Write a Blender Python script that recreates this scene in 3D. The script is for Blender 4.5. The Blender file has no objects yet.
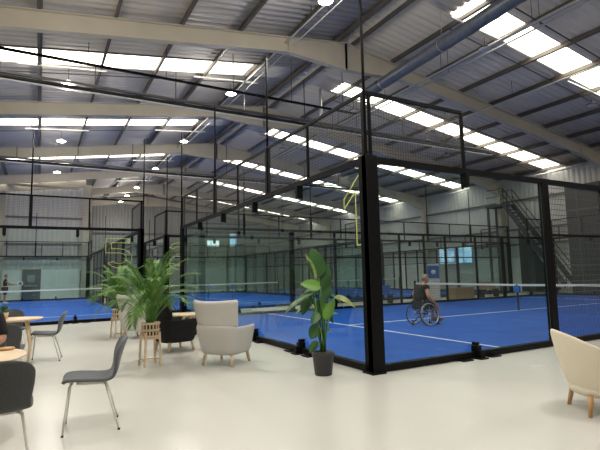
import bpy, bmesh, math, random
from mathutils import Vector, Matrix, Euler, noise
random.seed(7)
PI = math.pi
C = bpy.context.scene.collection
sc = bpy.context.scene

# ------------------------------------------------------------------ camera
cam_d = bpy.data.cameras.new('camera'); cam = bpy.data.objects.new('camera', cam_d); C.objects.link(cam)
yaw, pitch, roll = 1.0608, 0.1063, -0.02195
fw = Vector((math.cos(yaw)*math.cos(pitch), math.sin(yaw)*math.cos(pitch), math.sin(pitch)))
rt = Vector((math.sin(yaw), -math.cos(yaw), 0)); up = rt.cross(fw)
r2 = math.cos(roll)*rt + math.sin(roll)*up; u2 = -math.sin(roll)*rt + math.cos(roll)*up
M = Matrix((r2, u2, -fw)).transposed().to_4x4(); M.translation = (-4.064, -5.259, 1.368)
cam.matrix_world = M
cam_d.sensor_width = 36; cam_d.lens = 465.13/600*36; cam_d.clip_start = 0.05; cam_d.clip_end = 300
sc.camera = cam

# ------------------------------------------------------------------ world, exposure
w = bpy.data.worlds.new('world'); sc.world = w; w.use_nodes = True
bg = w.node_tree.nodes['Background']; bg.inputs[0].default_value = (0.75, 0.85, 1.0, 1); bg.inputs[1].default_value = 1.0
sc.view_settings.view_transform = 'Standard'; sc.view_settings.look = 'None'
sc.view_settings.gamma = 1; sc.view_settings.use_curve_mapping = False
sc.view_settings.exposure = -0.15
try:
    sc.cycles.transparent_max_bounces = 48
    sc.cycles.max_bounces = 8; sc.cycles.diffuse_bounces = 4; sc.cycles.glossy_bounces = 4
except Exception: pass
ROOFLIGHT_POWER = 7.0
LAMP_W = 120.0
# the hall
RX, RZ, RS = 5.15, 9.7, 0.14          # ridge x, ridge height, roof slope
XL, XR = -12.1, 22.4
YN, YF, YG = -13.2, 42.4, 31.9        # near end, far end, left gable wall
BAY = 6.95; FR = [0.7+BAY*k for k in range(-2, 7)]
def zr(x): return RZ - RS*abs(x-RX)

# ------------------------------------------------------------------ materials
MATS = {}
def mat(name, col, rough=0.6, metal=0.0, var=0.06, scale=8.0, bump=0.0, bscale=60.0, col2=None, spec=0.5, stretch=None, rvar=0.0, sheen=0.0):
    m = bpy.data.materials.new(name); m.use_nodes = True; nt = m.node_tree; N = nt.nodes; L = nt.links
    b = N['Principled BSDF']; b.inputs['Roughness'].default_value = rough; b.inputs['Metallic'].default_value = metal
    b.inputs['Specular IOR Level'].default_value = spec
    if sheen: b.inputs['Sheen Weight'].default_value = sheen
    tc = N.new('ShaderNodeTexCoord'); mp = N.new('ShaderNodeMapping'); L.new(tc.outputs['Object'], mp.inputs[0])
    if stretch: mp.inputs['Scale'].default_value = stretch
    nz = N.new('ShaderNodeTexNoise'); nz.inputs['Scale'].default_value = scale; nz.inputs['Detail'].default_value = 4
    L.new(mp.outputs[0], nz.inputs['Vector'])
    r = N.new('ShaderNodeValToRGB'); c2 = col2 or tuple(min(1, c*(1+var)) for c in col); c1 = col if col2 else tuple(c*(1-var) for c in col)
    r.color_ramp.elements[0].color = (*c1, 1); r.color_ramp.elements[1].color = (*c2, 1)
    r.color_ramp.elements[0].position = 0.3; r.color_ramp.elements[1].position = 0.7
    L.new(nz.outputs['Fac'], r.inputs[0]); L.new(r.outputs[0], b.inputs['Base Color'])
    if rvar:
        mr = N.new('ShaderNodeMapRange'); mr.inputs[3].default_value = rough-rvar; mr.inputs[4].default_value = rough+rvar
        L.new(nz.outputs['Fac'], mr.inputs[0]); L.new(mr.outputs[0], b.inputs['Roughness'])
    if bump:
        n2 = N.new('ShaderNodeTexNoise'); n2.inputs['Scale'].default_value = bscale; n2.inputs['Detail'].default_value = 3
        L.new(mp.outputs[0], n2.inputs['Vector'])
        bp = N.new('ShaderNodeBump'); bp.inputs['Strength'].default_value = bump; bp.inputs['Distance'].default_value = 0.01
        L.new(n2.outputs['Fac'], bp.inputs['Height']); L.new(bp.outputs[0], b.inputs['Normal'])
    MATS[name] = m; return m
def emis(name, col, strength, c2=None, scale=3.0):
    m = bpy.data.materials.new(name); m.use_nodes = True; nt = m.node_tree; N = nt.nodes; L = nt.links
    N.remove(N['Principled BSDF']); e = N.new('ShaderNodeEmission'); e.inputs[1].default_value = strength
    tc = N.new('ShaderNodeTexCoord'); nz = N.new('ShaderNodeTexNoise'); nz.inputs['Scale'].default_value = scale
    L.new(tc.outputs['Object'], nz.inputs['Vector']); r = N.new('ShaderNodeValToRGB')
    r.color_ramp.elements[0].color = (*(c2 or col), 1); r.color_ramp.elements[1].color = (*col, 1)
    r.color_ramp.elements[0].position = 0.35; r.color_ramp.elements[1].position = 0.6
    L.new(nz.outputs['Fac'], r.inputs[0]); L.new(r.outputs[0], e.inputs[0]); L.new(e.outputs[0], N['Material Output'].inputs[0])
    return m
def glass_mat(name, tint=(0.90, 0.955, 0.94)):
    m = bpy.data.materials.new(name); m.use_nodes = True; nt = m.node_tree; N = nt.nodes; L = nt.links
    N.remove(N['Principled BSDF'])
    t = N.new('ShaderNodeBsdfTransparent'); t.inputs[0].default_value = (*tint, 1)
    g = N.new('ShaderNodeBsdfGlossy'); g.inputs['Roughness'].default_value = 0.0; g.inputs[0].default_value = (0.95, 1, 0.98, 1)
    lw = N.new('ShaderNodeLayerWeight'); lw.inputs[0].default_value = 0.5
    p = N.new('ShaderNodeMath'); p.operation = 'POWER'; p.inputs[1].default_value = 5
    ma = N.new('ShaderNodeMath'); ma.operation = 'MULTIPLY_ADD'; ma.inputs[1].default_value = 0.93; ma.inputs[2].default_value = 0.03
    L.new(lw.outputs['Facing'], p.inputs[0]); L.new(p.outputs[0], ma.inputs[0])
    mx = N.new('ShaderNodeMixShader'); L.new(ma.outputs[0], mx.inputs[0]); L.new(t.outputs[0], mx.inputs[1]); L.new(g.outputs[0], mx.inputs[2])
    L.new(mx.outputs[0], N['Material Output'].inputs[0]); return m

floor_m = mat('polished_floor', (0.62, 0.61, 0.57), 0.25, var=0.03, scale=0.45, rvar=0.05, stretch=(1.4, .7, 1), bump=0.04, bscale=5, spec=0.55)
subfloor_m = mat('walkway_concrete', (0.62, 0.58, 0.49), 0.5, var=0.06, scale=2)
turf_m = mat('blue_turf', (0.009, 0.088, 0.44), 0.8, var=0.12, scale=1.6, bump=0.25, bscale=400, spec=0.12)
line_m = mat('line_white', (0.75, 0.78, 0.82), 0.8)
black_m = mat('black_steel', (0.004, 0.004, 0.0045), 0.5, var=0.1, spec=0.14)
wire_m = mat('black_wire', (0.015, 0.015, 0.016), 0.5)
silver_wire_m = mat('grey_wire', (0.12, 0.12, 0.115), 0.4, metal=0.3)
glass_m = glass_mat('court_glass')
seam_m = mat('pane_edge', (0.10, 0.16, 0.15), 0.3)
decal_m = mat('yellow_outline', (0.55, 0.62, 0.16), 0.5)
beam_m = mat('cream_steel', (0.54, 0.49, 0.395), 0.55, var=0.05, scale=1.5)
purlin_m = mat('galvanised_dark', (0.13, 0.115, 0.10), 0.5, metal=0.2, var=0.15, scale=2)
rod_m = mat('dark_rod', (0.05, 0.05, 0.05), 0.5)
roof_m = mat('roof_liner', (0.58, 0.54, 0.49), 0.5, var=0.05, scale=0.6)
wall_m = mat('wall_sheet', (0.55, 0.545, 0.53), 0.5, var=0.05, scale=0.4)
grey_sheet_m = mat('dimmed_grey_sheet', (0.22, 0.22, 0.215), 0.5, var=0.08, scale=0.5)  # wall sheet darkened: dimness of the far hall put into its colour
block_m = mat('painted_blockwork', (0.74, 0.75, 0.72), 0.6, var=0.05, scale=1.2)
rail_m = mat('wall_rail', (0.13, 0.125, 0.12), 0.5, metal=0.2)
dark_m = mat('dark_cladding', (0.045, 0.047, 0.05), 0.5, var=0.2, scale=2)
conduit_m = mat('galvanised_bright', (0.52, 0.52, 0.50), 0.35, metal=0.5)
duct_m = mat('blue_grey_duct', (0.12, 0.135, 0.165), 0.4, metal=0.3, var=0.15, scale=6)
netcord_m = mat('net_black', (0.02, 0.02, 0.02), 0.9)
tape_m = mat('net_tape_white', (0.78, 0.78, 0.76), 0.7)
blue_m = mat('banner_blue', (0.02, 0.14, 0.50), 0.6)
wood_m = mat('pale_beech', (0.64, 0.47, 0.30), 0.45, col2=(0.74, 0.58, 0.39), scale=6, stretch=(8, 8, 1))
top_m = mat('beech_table_top', (0.66, 0.50, 0.31), 0.4, col2=(0.76, 0.60, 0.40), scale=5, stretch=(1, 9, 1))
felt_m = mat('grey_felt', (0.115, 0.12, 0.135), 0.95, var=0.18, scale=90, bump=0.5, bscale=260, sheen=0.2)
felt_dark_m = mat('charcoal_felt', (0.065, 0.068, 0.07), 0.95, var=0.2, scale=90, bump=0.5, bscale=260, sheen=0.15)
leg_white_m = mat('cream_metal', (0.80, 0.78, 0.70), 0.35, var=0.02)
grey_fab_m = mat('light_grey_wool', (0.56, 0.54, 0.51), 0.95, var=0.09, scale=110, bump=0.4, bscale=240, sheen=0.2)
black_fab_m = mat('black_wool', (0.008, 0.008, 0.009), 0.95, var=0.2, scale=110, bump=0.4, bscale=240)
cream_fab_m = mat('cream_wool', (0.78, 0.70, 0.55), 0.9, var=0.04, scale=110, bump=0.3, bscale=240, sheen=0.2)
oak_m = mat('warm_oak', (0.45, 0.25, 0.10), 0.45, col2=(0.56, 0.33, 0.15), scale=6, stretch=(6, 6, 1))
leaf_m = mat('leaf_green', (0.025, 0.085, 0.02), 0.42, col2=(0.045, 0.14, 0.028), scale=4)
leaf_bright_m = mat('leaf_bright', (0.09, 0.24, 0.025), 0.45, col2=(0.15, 0.33, 0.04), scale=4)
leaf_pale_m = mat('leaf_variegated', (0.45, 0.47, 0.20), 0.5, col2=(0.12, 0.24, 0.05), scale=14)
palm_m = mat('palm_green', (0.03, 0.12, 0.015), 0.5, col2=(0.10, 0.24, 0.03), scale=3)
palm_pale_m = mat('palm_yellow_green', (0.22, 0.35, 0.06), 0.5, col2=(0.13, 0.27, 0.04), scale=3)
soil_m = mat('soil', (0.03, 0.02, 0.013), 0.95, bump=0.8, bscale=60)
pot_m = mat('dark_grey_pot', (0.035, 0.033, 0.036), 0.55)
skin_m = mat('skin', (0.42, 0.20, 0.13), 0.55)
hair_m = mat('short_hair', (0.12, 0.075, 0.05), 0.8)
greyhair_m = mat('cropped_grey_hair', (0.30, 0.22, 0.17), 0.8)
shirt_m = mat('black_tshirt', (0.006, 0.006, 0.007), 0.9, bump=0.3, bscale=30)
short_m = mat('dark_shorts', (0.018, 0.018, 0.022), 0.9)
shoe_m = mat('shoe_brown', (0.12, 0.06, 0.035), 0.7)
tyre_m = mat('tyre_rubber', (0.012, 0.012, 0.012), 0.8)
chrome_m = mat('spoke_steel', (0.6, 0.6, 0.6), 0.3, metal=0.8)
white_m = mat('plain_white', (0.72, 0.72, 0.70), 0.5)
door_m = mat('door_grey', (0.11, 0.12, 0.12), 0.5)
box_m = mat('cardboard_tan', (0.36, 0.25, 0.14), 0.8)
roofl_m = emis('rooflight_sheet', (1.0, 0.95, 0.83), ROOFLIGHT_POWER, (1.0, 0.90, 0.70), 0.35)
lens_m = emis('lamp_lens', (1.0, 0.95, 0.86), 40.0)
win_m = emis('daylight_pane', (0.55, 0.78, 1.0), 1.6, (0.25, 0.45, 0.75), 1.5)
winw_m = emis('daylight_white', (0.85, 0.93, 1.0), 2.0)

# ------------------------------------------------------------------ mesh helpers
class MB:
    def __init__(s): s.bm = bmesh.new(); s.mi = 0
    def _f(s, vs):
        try:
            f = s.bm.faces.new(vs); f.material_index = s.mi; f.smooth = getattr(s, 'sm', False); return f
        except ValueError: return None
    def box(s, a, b, m=None):
        x0, y0, z0 = a; x1, y1, z1 = b
        p = [(x0,y0,z0),(x1,y0,z0),(x1,y1,z0),(x0,y1,z0),(x0,y0,z1),(x1,y0,z1),(x1,y1,z1),(x0,y1,z1)]
        v = [s.bm.verts.new((m @ Vector(q)) if m else q) for q in p]
        for f in ((3,2,1,0),(4,5,6,7),(0,1,5,4),(1,2,6,5),(2,3,7,6),(3,0,4,7)): s._f([v[i] for i in f])
        return s
    def bar(s, p, q, w, h=None, upv=(0,0,1)):
        p = Vector(p); q = Vector(q); h = h or w; d = (q-p).normalized(); u = Vector(upv)
        if abs(d.dot(u)) > 0.98: u = Vector((1,0,0))
        a = d.cross(u).normalized(); b = a.cross(d).normalized()
        vs = [s.bm.verts.new(c + a*sx*w/2 + b*sy*h/2) for c in (p, q) for sx, sy in ((-1,-1),(1,-1),(1,1),(-1,1))]
        for f in ((3,2,1,0),(4,5,6,7),(0,1,5,4),(1,2,6,5),(2,3,7,6),(3,0,4,7)): s._f([vs[i] for i in f])
        return s
    def tube(s, pts, r, n=8, cap=True, closed=False):
        pts = [Vector(p) for p in pts]; rs = r if isinstance(r, (list, tuple)) else [r]*len(pts)
        rings = []; ref = None; k = len(pts)
        for i, p in enumerate(pts):
            if closed: d = pts[(i+1) % k]-pts[i-1]
            else: d = pts[min(i+1, k-1)]-pts[max(i-1, 0)]
            d.normalize()
            if ref is None: ref = Vector((0,0,1)) if abs(d.z) < 0.9 else Vector((1,0,0))
            a = d.cross(ref)
            if a.length < 1e-4: a = d.orthogonal()
            a.normalize(); b = a.cross(d).normalized(); ref = b if not closed else ref
            rings.append([s.bm.verts.new(p + (a*math.cos(t*2*PI/n) + b*math.sin(t*2*PI/n))*rs[i]) for t in range(n)])
        rng = range(k) if closed else range(k-1)
        sm = getattr(s, 'sm', False); s.sm = True
        for i in rng:
            A = rings[i]; B = rings[(i+1) % k]
            for t in range(n): s._f([A[t], A[(t+1) % n], B[(t+1) % n], B[t]])
        s.sm = sm
        if cap and not closed: s._f(rings[0][::-1]); s._f(rings[-1])
        return s
    def lathe(s, prof, c=(0,0,0), n=24, m=None):
        c = Vector(c); rings = []
        for r, z in prof:
            rings.append([s.bm.verts.new((m @ Vector((r*math.cos(t*2*PI/n), r*math.sin(t*2*PI/n), z)) if m else Vector((r*math.cos(t*2*PI/n), r*math.sin(t*2*PI/n), z))) + c) for t in range(n)])
        sm = getattr(s, 'sm', False); s.sm = True
        for A, B in zip(rings, rings[1:]):
            for t in range(n): s._f([A[t], A[(t+1) % n], B[(t+1) % n], B[t]])
        s.sm = sm
        s._f(rings[0][::-1]); s._f(rings[-1]); return s
    def ball(s, c, r, seg=14, rot=None):
        rr = Vector(r) if not isinstance(r, (int, float)) else Vector((r, r, r))
        m = Matrix.Translation(Vector(c)) @ (rot.to_4x4() if rot else Matrix()) @ Matrix.Diagonal((*rr, 1))
        old = set(s.bm.faces)
        bmesh.ops.create_uvsphere(s.bm, u_segments=seg, v_segments=max(6, seg*2//3), radius=1, matrix=m)
        for f in s.bm.faces:
            if f not in old: f.smooth = True; f.material_index = s.mi
        return s
    def grid(s, P, closed_u=False):
        """P[i][j] points -> quad sheet"""
        V = [[s.bm.verts.new(p) for p in row] for row in P]
        sm = getattr(s, 'sm', False); s.sm = True
        for i in range(len(V)-1):
            for j in range(len(V[0])-1): s._f([V[i][j], V[i+1][j], V[i+1][j+1], V[i][j+1]])
        s.sm = sm; return s
    def build(s, name, mats, parent=None, bevel=0, solid=0, sub=0, loc=None, rot=None, off=0.0):
        me = bpy.data.meshes.new(name)
        bmesh.ops.recalc_face_normals(s.bm, faces=s.bm.faces[:])
        s.bm.to_mesh(me); s.bm.free()
        o = bpy.data.objects.new(name, me); C.objects.link(o)
        for m in (mats if isinstance(mats, (list, tuple)) else [mats]): me.materials.append(m)
        if solid: md = o.modifiers.new('s', 'SOLIDIFY'); md.thickness = solid; md.offset = off
        if bevel: md = o.modifiers.new('b', 'BEVEL'); md.width = bevel; md.segments = 2; md.limit_method = 'ANGLE'
        if sub: md = o.modifiers.new('u', 'SUBSURF'); md.levels = sub; md.render_levels = sub
        if parent: o.parent = parent
        if loc: o.location = loc
        if rot: o.rotation_euler = rot
        return o
def tag(o, label=None, cat=None, group=None, kind=None):
    if label: o['label'] = label
    if cat: o['category'] = cat
    if group: o['group'] = group
    if kind: o['kind'] = kind
    return o
def thing(name, label, cat, loc=(0,0,0), rz=0, group=None, kind=None):
    o = bpy.data.objects.new(name, None); C.objects.link(o); o.empty_display_size = 0.1
    o.location = loc; o.rotation_euler = (0, 0, rz); return tag(o, label, cat, group, kind)
KIDS = {}
def dup(root, loc=None, rz=None, label=None, group=None):
    ch = {}
    for o in C.objects:
        if o.parent: ch.setdefault(o.parent.name, []).append(o)
    def cp(o, par):
        c = o.copy(); C.objects.link(c); c.parent = par
        for k in ch.get(o.name, []): cp(k, c)
        return c
    r = cp(root, None)
    if loc is not None: r.location = loc
    if rz is not None: r.rotation_euler = (0, 0, rz)
    if label: r['label'] = label
    if group: r['group'] = group
    return r

# ------------------------------------------------------------------ floor, walls, roof
f = MB().box((XL-.2, YN-.2, -0.2), (XR+.2, YF+.2, 0)).build('floor', floor_m); tag(f, 'pale polished cream concrete floor of the hall', 'floor', kind='structure')

def ribs(t0, t1, pitch, depth, top, flat=0.62):
    """trapezoid profile samples (t, offset)"""
    out = []; t = t0
    while t < t1:
        for a, o in ((0, 0), (flat*pitch, 0), (flat*pitch+0.12*pitch, depth), (pitch-0.12*pitch, depth)):
            if t+a < t1: out.append((t+a, o))
        t += pitch
    out.append((t1, 0)); return out
# roof liner: ribbed sheets between the rooflight strips
mids = [(a+b)/2-.22 for a, b in zip(FR, FR[1:])]
HW = 0.55
RL = {-1: (XL, 2.8), 1: (7.0, XR)}       # x extent of rooflights on each slope
def roofsheet(side):
    b = MB(); x0, x1 = (XL, RX) if side < 0 else (RX, XR)
    def strip(ya, yb, xa, xb):
        pr = ribs(ya, yb, 0.27, 0.045, None, .5)
        b.grid([[(xa, y, zr(xa)+o) for y, o in pr], [(xb, y, zr(xb)+o) for y, o in pr]])
    edges = [YN]
    for m in mids: edges += [m-HW, m+HW]
    edges.append(YF)
    for i in range(0, len(edges), 2): strip(edges[i], edges[i+1], x0, x1)
    la, lb = RL[side]
    for m in mids:
        if side < 0: strip(m-HW, m+HW, lb, RX)
        else: strip(m-HW, m+HW, RX, la)
    return b
for s in (-1, 1):
    o = roofsheet(s).build('ceiling', roof_m, solid=0.02, off=1); tag(o, 'ribbed grey %s roof slope of the hall' % ('left' if s < 0 else 'right'), 'ceiling', kind='structure')
for i, m in enumerate(mids):
    for s in (-1, 1):
        if m < -6 or (s < 0 and m > 33): continue
        xa, xb = RL[s]; b = MB()
        pr = ribs(m-HW, m+HW, 0.333, 0.03, None)
        b.grid([[(xa, y, zr(xa)+0.03+o) for y, o in pr], [(xb, y, zr(xb)+0.03+o) for y, o in pr]])
        o = b.build('rooflight', roofl_m, solid=0.01, off=1)
        side = 'left' if s < 0 else 'right'
        k = ['over the lounge', 'nearest', 'second', 'third', 'fourth', 'fifth', 'farthest'][max(0, i-1)] if i < 8 else 'farthest'
        tag(o, 'bright translucent rooflight strip on the %s roof slope, %s row from the front' % (side, ['zero', 'first', 'second', 'third', 'fourth', 'fifth', 'sixth', 'seventh'][i]), 'rooflight', 'rooflight strips in the roof')

def wall_sheet(axis, c, t0, t1, z0, topf, out, pitch=0.3):
    b = MB(); pr = ribs(t0, t1, pitch, 0.03, None)
    def pt(t, o, z): return (c+out*o, t, z) if axis == 'x' else (t, c+out*o, z)
    b.grid([[pt(t, o, z0) for t, o in pr], [pt(t, o, topf(t)) for t, o in pr]]); return b
def wall(name, label, axis, c, t0, t1, topf, out, sheet=None, low_m=None):
    low = 2.1
    b = MB()
    if axis == 'x': b.box((min(c, c+out*.2), t0, 0), (max(c, c+out*.2), t1, low))
    else: b.box((t0, min(c, c+out*.2), 0), (t1, max(c, c+out*.2), low))
    b.mi = 1; pr = ribs(t0, t1, 0.3, 0.03, None)
    def pt(t, o, z): return (c+out*(o+0.02), t, z) if axis == 'x' else (t, c+out*(o+0.02), z)
    b.grid([[pt(t, o, low-0.02) for t, o in pr], [pt(t, o, topf(t)) for t, o in pr]])
    # horizontal sheeting rails and short posts between them
    b.mi = 2
    for z in (2.95, 3.9, 5.75):
        if axis == 'x': b.bar((c-out*.07, t0, z), (c-out*.07, t1, z), 0.1, 0.12)
        else: b.bar((t0, c-out*.07, z), (t1, c-out*.07, z), 0.1, 0.12)
    t = t0+1.2
    while t < t1:
        if axis == 'x': b.bar((c-out*.06, t, 2.95), (c-out*.06, t, 3.9), 0.06)
        else: b.bar((t, c-out*.06, 2.95), (t, c-out*.06, 3.9), 0.06)
        t += 2.3
    o = b.build(name, [low_m or block_m, sheet or wall_m, rail_m]); tag(o, label, 'wall', kind='structure'); return o
wall('wall_left', 'ribbed grey side wall on the left of the hall', 'x', XL, YN, YG, lambda t: zr(XL), -1)
wall('wall_right', 'ribbed pale grey side wall on the right with sheeting rails', 'x', XR, YN, YF, lambda t: zr(XR), 1)
wall('wall_gable', 'ribbed grey end wall behind the left court', 'y', YG, XL, -1.35, zr, 1)
wall('wall_back', 'far end wall of the hall beyond the rear courts', 'y', YF, -1.35, XR, zr, 1, grey_sheet_m, grey_sheet_m)
wall('wall_return', 'return wall beside the corridor at the far left', 'x', -1.35, YG, YF, lambda t: zr(-1.35), -1, grey_sheet_m, grey_sheet_m)
o = MB().box((XL, YN-.2, 0), (XR, YN, 10)).build('wall_front', wall_m); tag(o, 'front wall of the hall behind the lounge', 'wall', kind='structure')

# portal frames
def frame(y, i):
    t = thing('portal_frame', ['cream steel roof frame behind the camera side of the lounge', 'cream steel roof frame above the lounge', 'cream steel roof frame directly over the near court corner',
        'nearest fully visible cream steel roof frame, crossing the top of the view', 'second visible cream steel roof frame, behind the nearest divider net', 'third visible cream steel roof frame, behind the second rooflight row',
        'fourth visible cream steel roof frame, over the far end of the left court', 'fifth visible cream steel roof frame, beyond the left gable wall', 'farthest cream steel roof frame against the back wall'][i], 'roof frame', (RX, y, 0))
    D = 0.62; dz = 0.22    # below purlins
    for s, xe, nm in ((-1, XL, 'rafter'), (1, XR, 'rafter')):
        if s < 0 and y > YG: xe = -1.35
        b = MB(); X = lambda d: s*d
        L = abs(xe-RX); zt = lambda d: RZ-dz-RS*d
        ds = [0, 0.9, 2.3, L-3.2 if L > 9 else L-1, L]; dep = [0.98, 0.8, 0.50, 0.50, 0.95 if L > 9 else 0.5]
        for (a, da), (c, dc) in zip(zip(ds, dep), zip(ds[1:], dep[1:])):
            p = [(X(a), -.01, zt(a)), (X(c), -.01, zt(c)), (X(c), -.01, zt(c)-dc), (X(a), -.01, zt(a)-da)]
            q = [(x, .01, z) for x, _, z in p]
            V = [b.bm.verts.new(k) for k in p+q]
            for ff in ((0,1,2,3),(7,6,5,4),(0,4,5,1),(2,6,7,3)): b._f([V[k] for k in ff])
            for zz, d2 in ((0, 0), (1, 1)):
                pa = (X(a), 0, zt(a)-(da if zz else 0)); pc = (X(c), 0, zt(c)-(dc if zz else 0))
                b.bar(pa, pc, 0.21, 0.03)
        b.box((X(0)-.015, -.1, zt(0)-1.0), (X(0)+.015, .1, zt(0)))
        for d in (2.3, L-3.2): b.bar((X(d), 0, zt(d)), (X(d), 0, zt(d)-.5), 0.02, 0.2, (0, 1, 0)) if L > 9 else None
        b.build('rafter', beam_m, t)
        if not (s < 0 and y > YG):
            b = MB(); xc = X(L)-s*0.28
            for k in (-1, 1): b.box((xc+k*.24-.015, -.13, 0), (xc+k*.24+.015, .13, zt(L)-.05))
            b.box((xc-.24, -.012, 0), (xc+.24, .012, zt(L)-.05)); b.build('column', beam_m, t)
        for j, d in enumerate((2.05, 5.8, 9.6, 13.4)):
            if d < L: MB().bar((X(d+.45), 0.0, zt(d+.45)+.05), (X(d+.1), 0.14, zt(d)-.52), 0.05, 0.02).bar((X(d), 0.02, zt(d)-.52), (X(d+.0), .5, zt(d)+.1), 0.04).build('fly_brace', beam_m, t)
for i, y in enumerate(FR): frame(y, i)
# gable column & top beam
t = thing('gable_column', 'cream steel column at the open edge of the left gable wall', 'column', (-1.2, YG-.35, 0))
MB().box((-.3, -.14, 0), (-.27, .14, 8.2)).box((.27, -.14, 0), (.3, .14, 8.2)).box((-.27, -.02, 0), (.27, .02, 8.2)).box((-.32, -.2, 0), (.32, .2, .03)).build('column', beam_m, t)
MB().bar((.3, 0, 4.0), (.3, 0, 5.4), 0.05, .1).build('bracket', rail_m, t)
t = thing('gable_column', 'cream steel column against the gable wall at the left edge', 'column', (-6.4, YG-.25, 0))
MB().box((-.16, -.1, 0), (-.14, .1, 7.8)).box((.14, -.1, 0), (.16, .1, 7.8)).box((-.14, -.01, 0), (.14, .01, 7.8)).build('column', beam_m, t)
t = thing('gable_beam', 'cream steel beam along the top of the left gable wall', 'beam', (0, YG-.3, 0))
MB().bar((XL, 0, zr(XL)-.45), (-1.3, 0, zr(-1.3)-.45), .2, .5).build('beam', beam_m, t)
MB().bar((-6.4, .0, 7.95), (-1.8, -1.6, 7.6), .12, .12).build('wind_brace', beam_m, t)
# purlins
def purlin(d, s, label):
    x = RX + s*d; z = zr(x)-0.115; y1 = YF if (x > -1.35) else YG
    t = thing('roof_purlin', label, 'purlin', (x, 0, z))
    m = Matrix.Rotation(math.atan(RS)*s, 4, 'Y')
    MB().box((-.012, YN, -.1), (.012, y1, .1), m).box((-.012, YN, .088), (.075, y1, .1), m).box((-.075, YN, -.1), (.012, y1, -.085), m).build('section', purlin_m, t)
    return t
ords = ['at the ridge', 'next to the ridge one', 'second down from the ridge', 'third down from the ridge', 'fourth down from the ridge', 'fifth down from the ridge', 'sixth down from the ridge', 'seventh down from the ridge', 'eighth down from the ridge', 'lowest at the eaves']
for s in (-1, 1):
    for k in range(10):
        d = 0.33 if k == 0 else 0.33+1.82*k
        if RX+s*d < XL+.2 or RX+s*d > XR-.2: continue
        t = purlin(d, s, 'dark steel roof purlin on the %s slope, %s' % ('left' if s < 0 else 'right', ords[k]))
        if k < 9 and k > 0:
            for m in mids[1:]:
                if s < 0 and m > 30: continue
                for dy in (-.95, .95):
                    MB().bar((0, m+dy, -.02), (s*1.82, m+dy, -.02-RS*1.82), 0.03).build('tie_rod', rod_m, t)

# window on the right wall, windows at the far end, door in the gable
def window(n, label, c, wdt, h, axis, m, mull=2):
    t = thing('window_%d' % n, label, 'window', c, 0, kind='structure')
    def bx(b, a0, a1, z0, z1, d0, d1):
        if axis == 'x': b.box((d0, a0, z0), (d1, a1, z1))
        else: b.box((a0, d0, z0), (a1, d1, z1))
    b = MB()
    bx(b, -wdt/2, wdt/2, -.06, 0, -.2, -.04); bx(b, -wdt/2, wdt/2, h, h+.06, -.2, -.04)
    for k in range(mull+1):
        a = -wdt/2 + wdt*k/mull; bx(b, a-.03, a+.03, 0, h, -.2, -.04)
    b.build('window_frame', white_m, t); b = MB(); bx(b, -wdt/2, wdt/2, 0, h, -.12, -.10); b.build('pane', m, t)
window(1, 'wide daylit window in the right wall beyond the courts', (XR, 18.8, 1.95), 3.1, 1.1, 'x', win_m, 4)
window(2, 'bright tall window high in the far end wall', (12.95+1.2, YF, 4.6), 0.75, 1.3, 'y', win_m, 1)
window(3, 'row of small bright panes high in the far end wall', (11.9, YF, 4.55), 1.35, .6, 'y', winw_m, 3)
t = thing('door_1', 'dark grey personnel door in the gable wall behind the left court', 'door', (-4.55, YG-.12, 0), kind='structure')
MB().box((-.56, -.04, 0), (-.48, .1, 2.12)).box((.48, -.04, 0), (.56, .1, 2.12)).box((-.56, -.04, 2.06), (.56, .1, 2.14)).build('door_frame', rail_m, t)
p = MB().box((-.48, 0, 0), (.48, .06, 2.06)).build('door_leaf', door_m, t)
MB().box((-.25, -.02, 1.25), (.2, .0, 1.75)).build('vision_panel', mat('wired_pane', (.28, .33, .33), .2), p)
MB().bar((-.4, -.04, 1.0), (.4, -.04, 1.0), .04).build('push_bar', conduit_m, p)

# dark clad block and stair by the right wall
t = thing('plant_room', 'dark grey clad block against the right wall behind the court mesh', 'enclosure', (21.9, 0, 0))
MB().box((-.6, -12, 0), (-.1, 9.85, 5.9)).build('body', dark_m, t)
b = MB()
for k in range(19): b.box((-.64, -11.5+k*1.15, .05), (-.6, -11.46+k*1.15, 5.85))
for z in (1.5, 3.0, 4.5): b.box((-.65, -12, z), (-.6, 9.85, z+.08))
b.build('cladding_rail', rail_m, t)
t = thing('mezzanine', 'dark two-storey storage mezzanine at the far end of the corridor between courts', 'mezzanine', (0, 38.5, 0))
MB().box((-1.1, -2.2, 2.7), (3.6, 3.4, 3.0)).build('deck', dark_m, t); MB().box((-1.1, -1.6, 0), (3.6, 3.4, 2.7)).build('store_wall', dark_m, t)
for x in (-.9, .6, 2.1, 3.4): MB().box((x-.06, -2.1, 0), (x+.06, -1.98, 4.0)).build('post', rail_m, t)
for z in (3.5, 4.0): MB().bar((-1.1, -2.04, z), (3.6, -2.04, z), .05).build('guard_rail', rail_m, t)
t = thing('steel_staircase', 'dark steel staircase with handrails climbing the right wall', 'staircase', (21.48, 0, 0))
a = (0, 13.6, 5.45); c = (0, 10.0, 0.4)
def lerp(p, q, u): return tuple(p[i]+(q[i]-p[i])*u for i in range(3))
for sx in (-.45, .45): MB().bar((sx, a[1], a[2]), (sx, c[1], c[2]), .05, .26).build('stringer', dark_m, t)
for k in range(22):
    q = lerp(a, c, (k+.5)/22); MB().box((-.43, q[1]-.13, q[2]-.02), (.43, q[1]+.13, q[2]+.02)).build('tread', dark_m, t)
for sx in (-.45, .45):
    b = MB()
    for dz in (.55, 1.0): b.tube([(sx, a[1]+1.2, a[2]+dz), (sx, a[1], a[2]+dz), (sx, c[1], c[2]+dz)], .028, 8)
    for k in range(5):
        q = lerp(a, c, k/4); b.tube([(sx, q[1], q[2]), (sx, q[1], q[2]+1.0)], .022, 6)
    b.build('handrail', dark_m, t)
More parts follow.
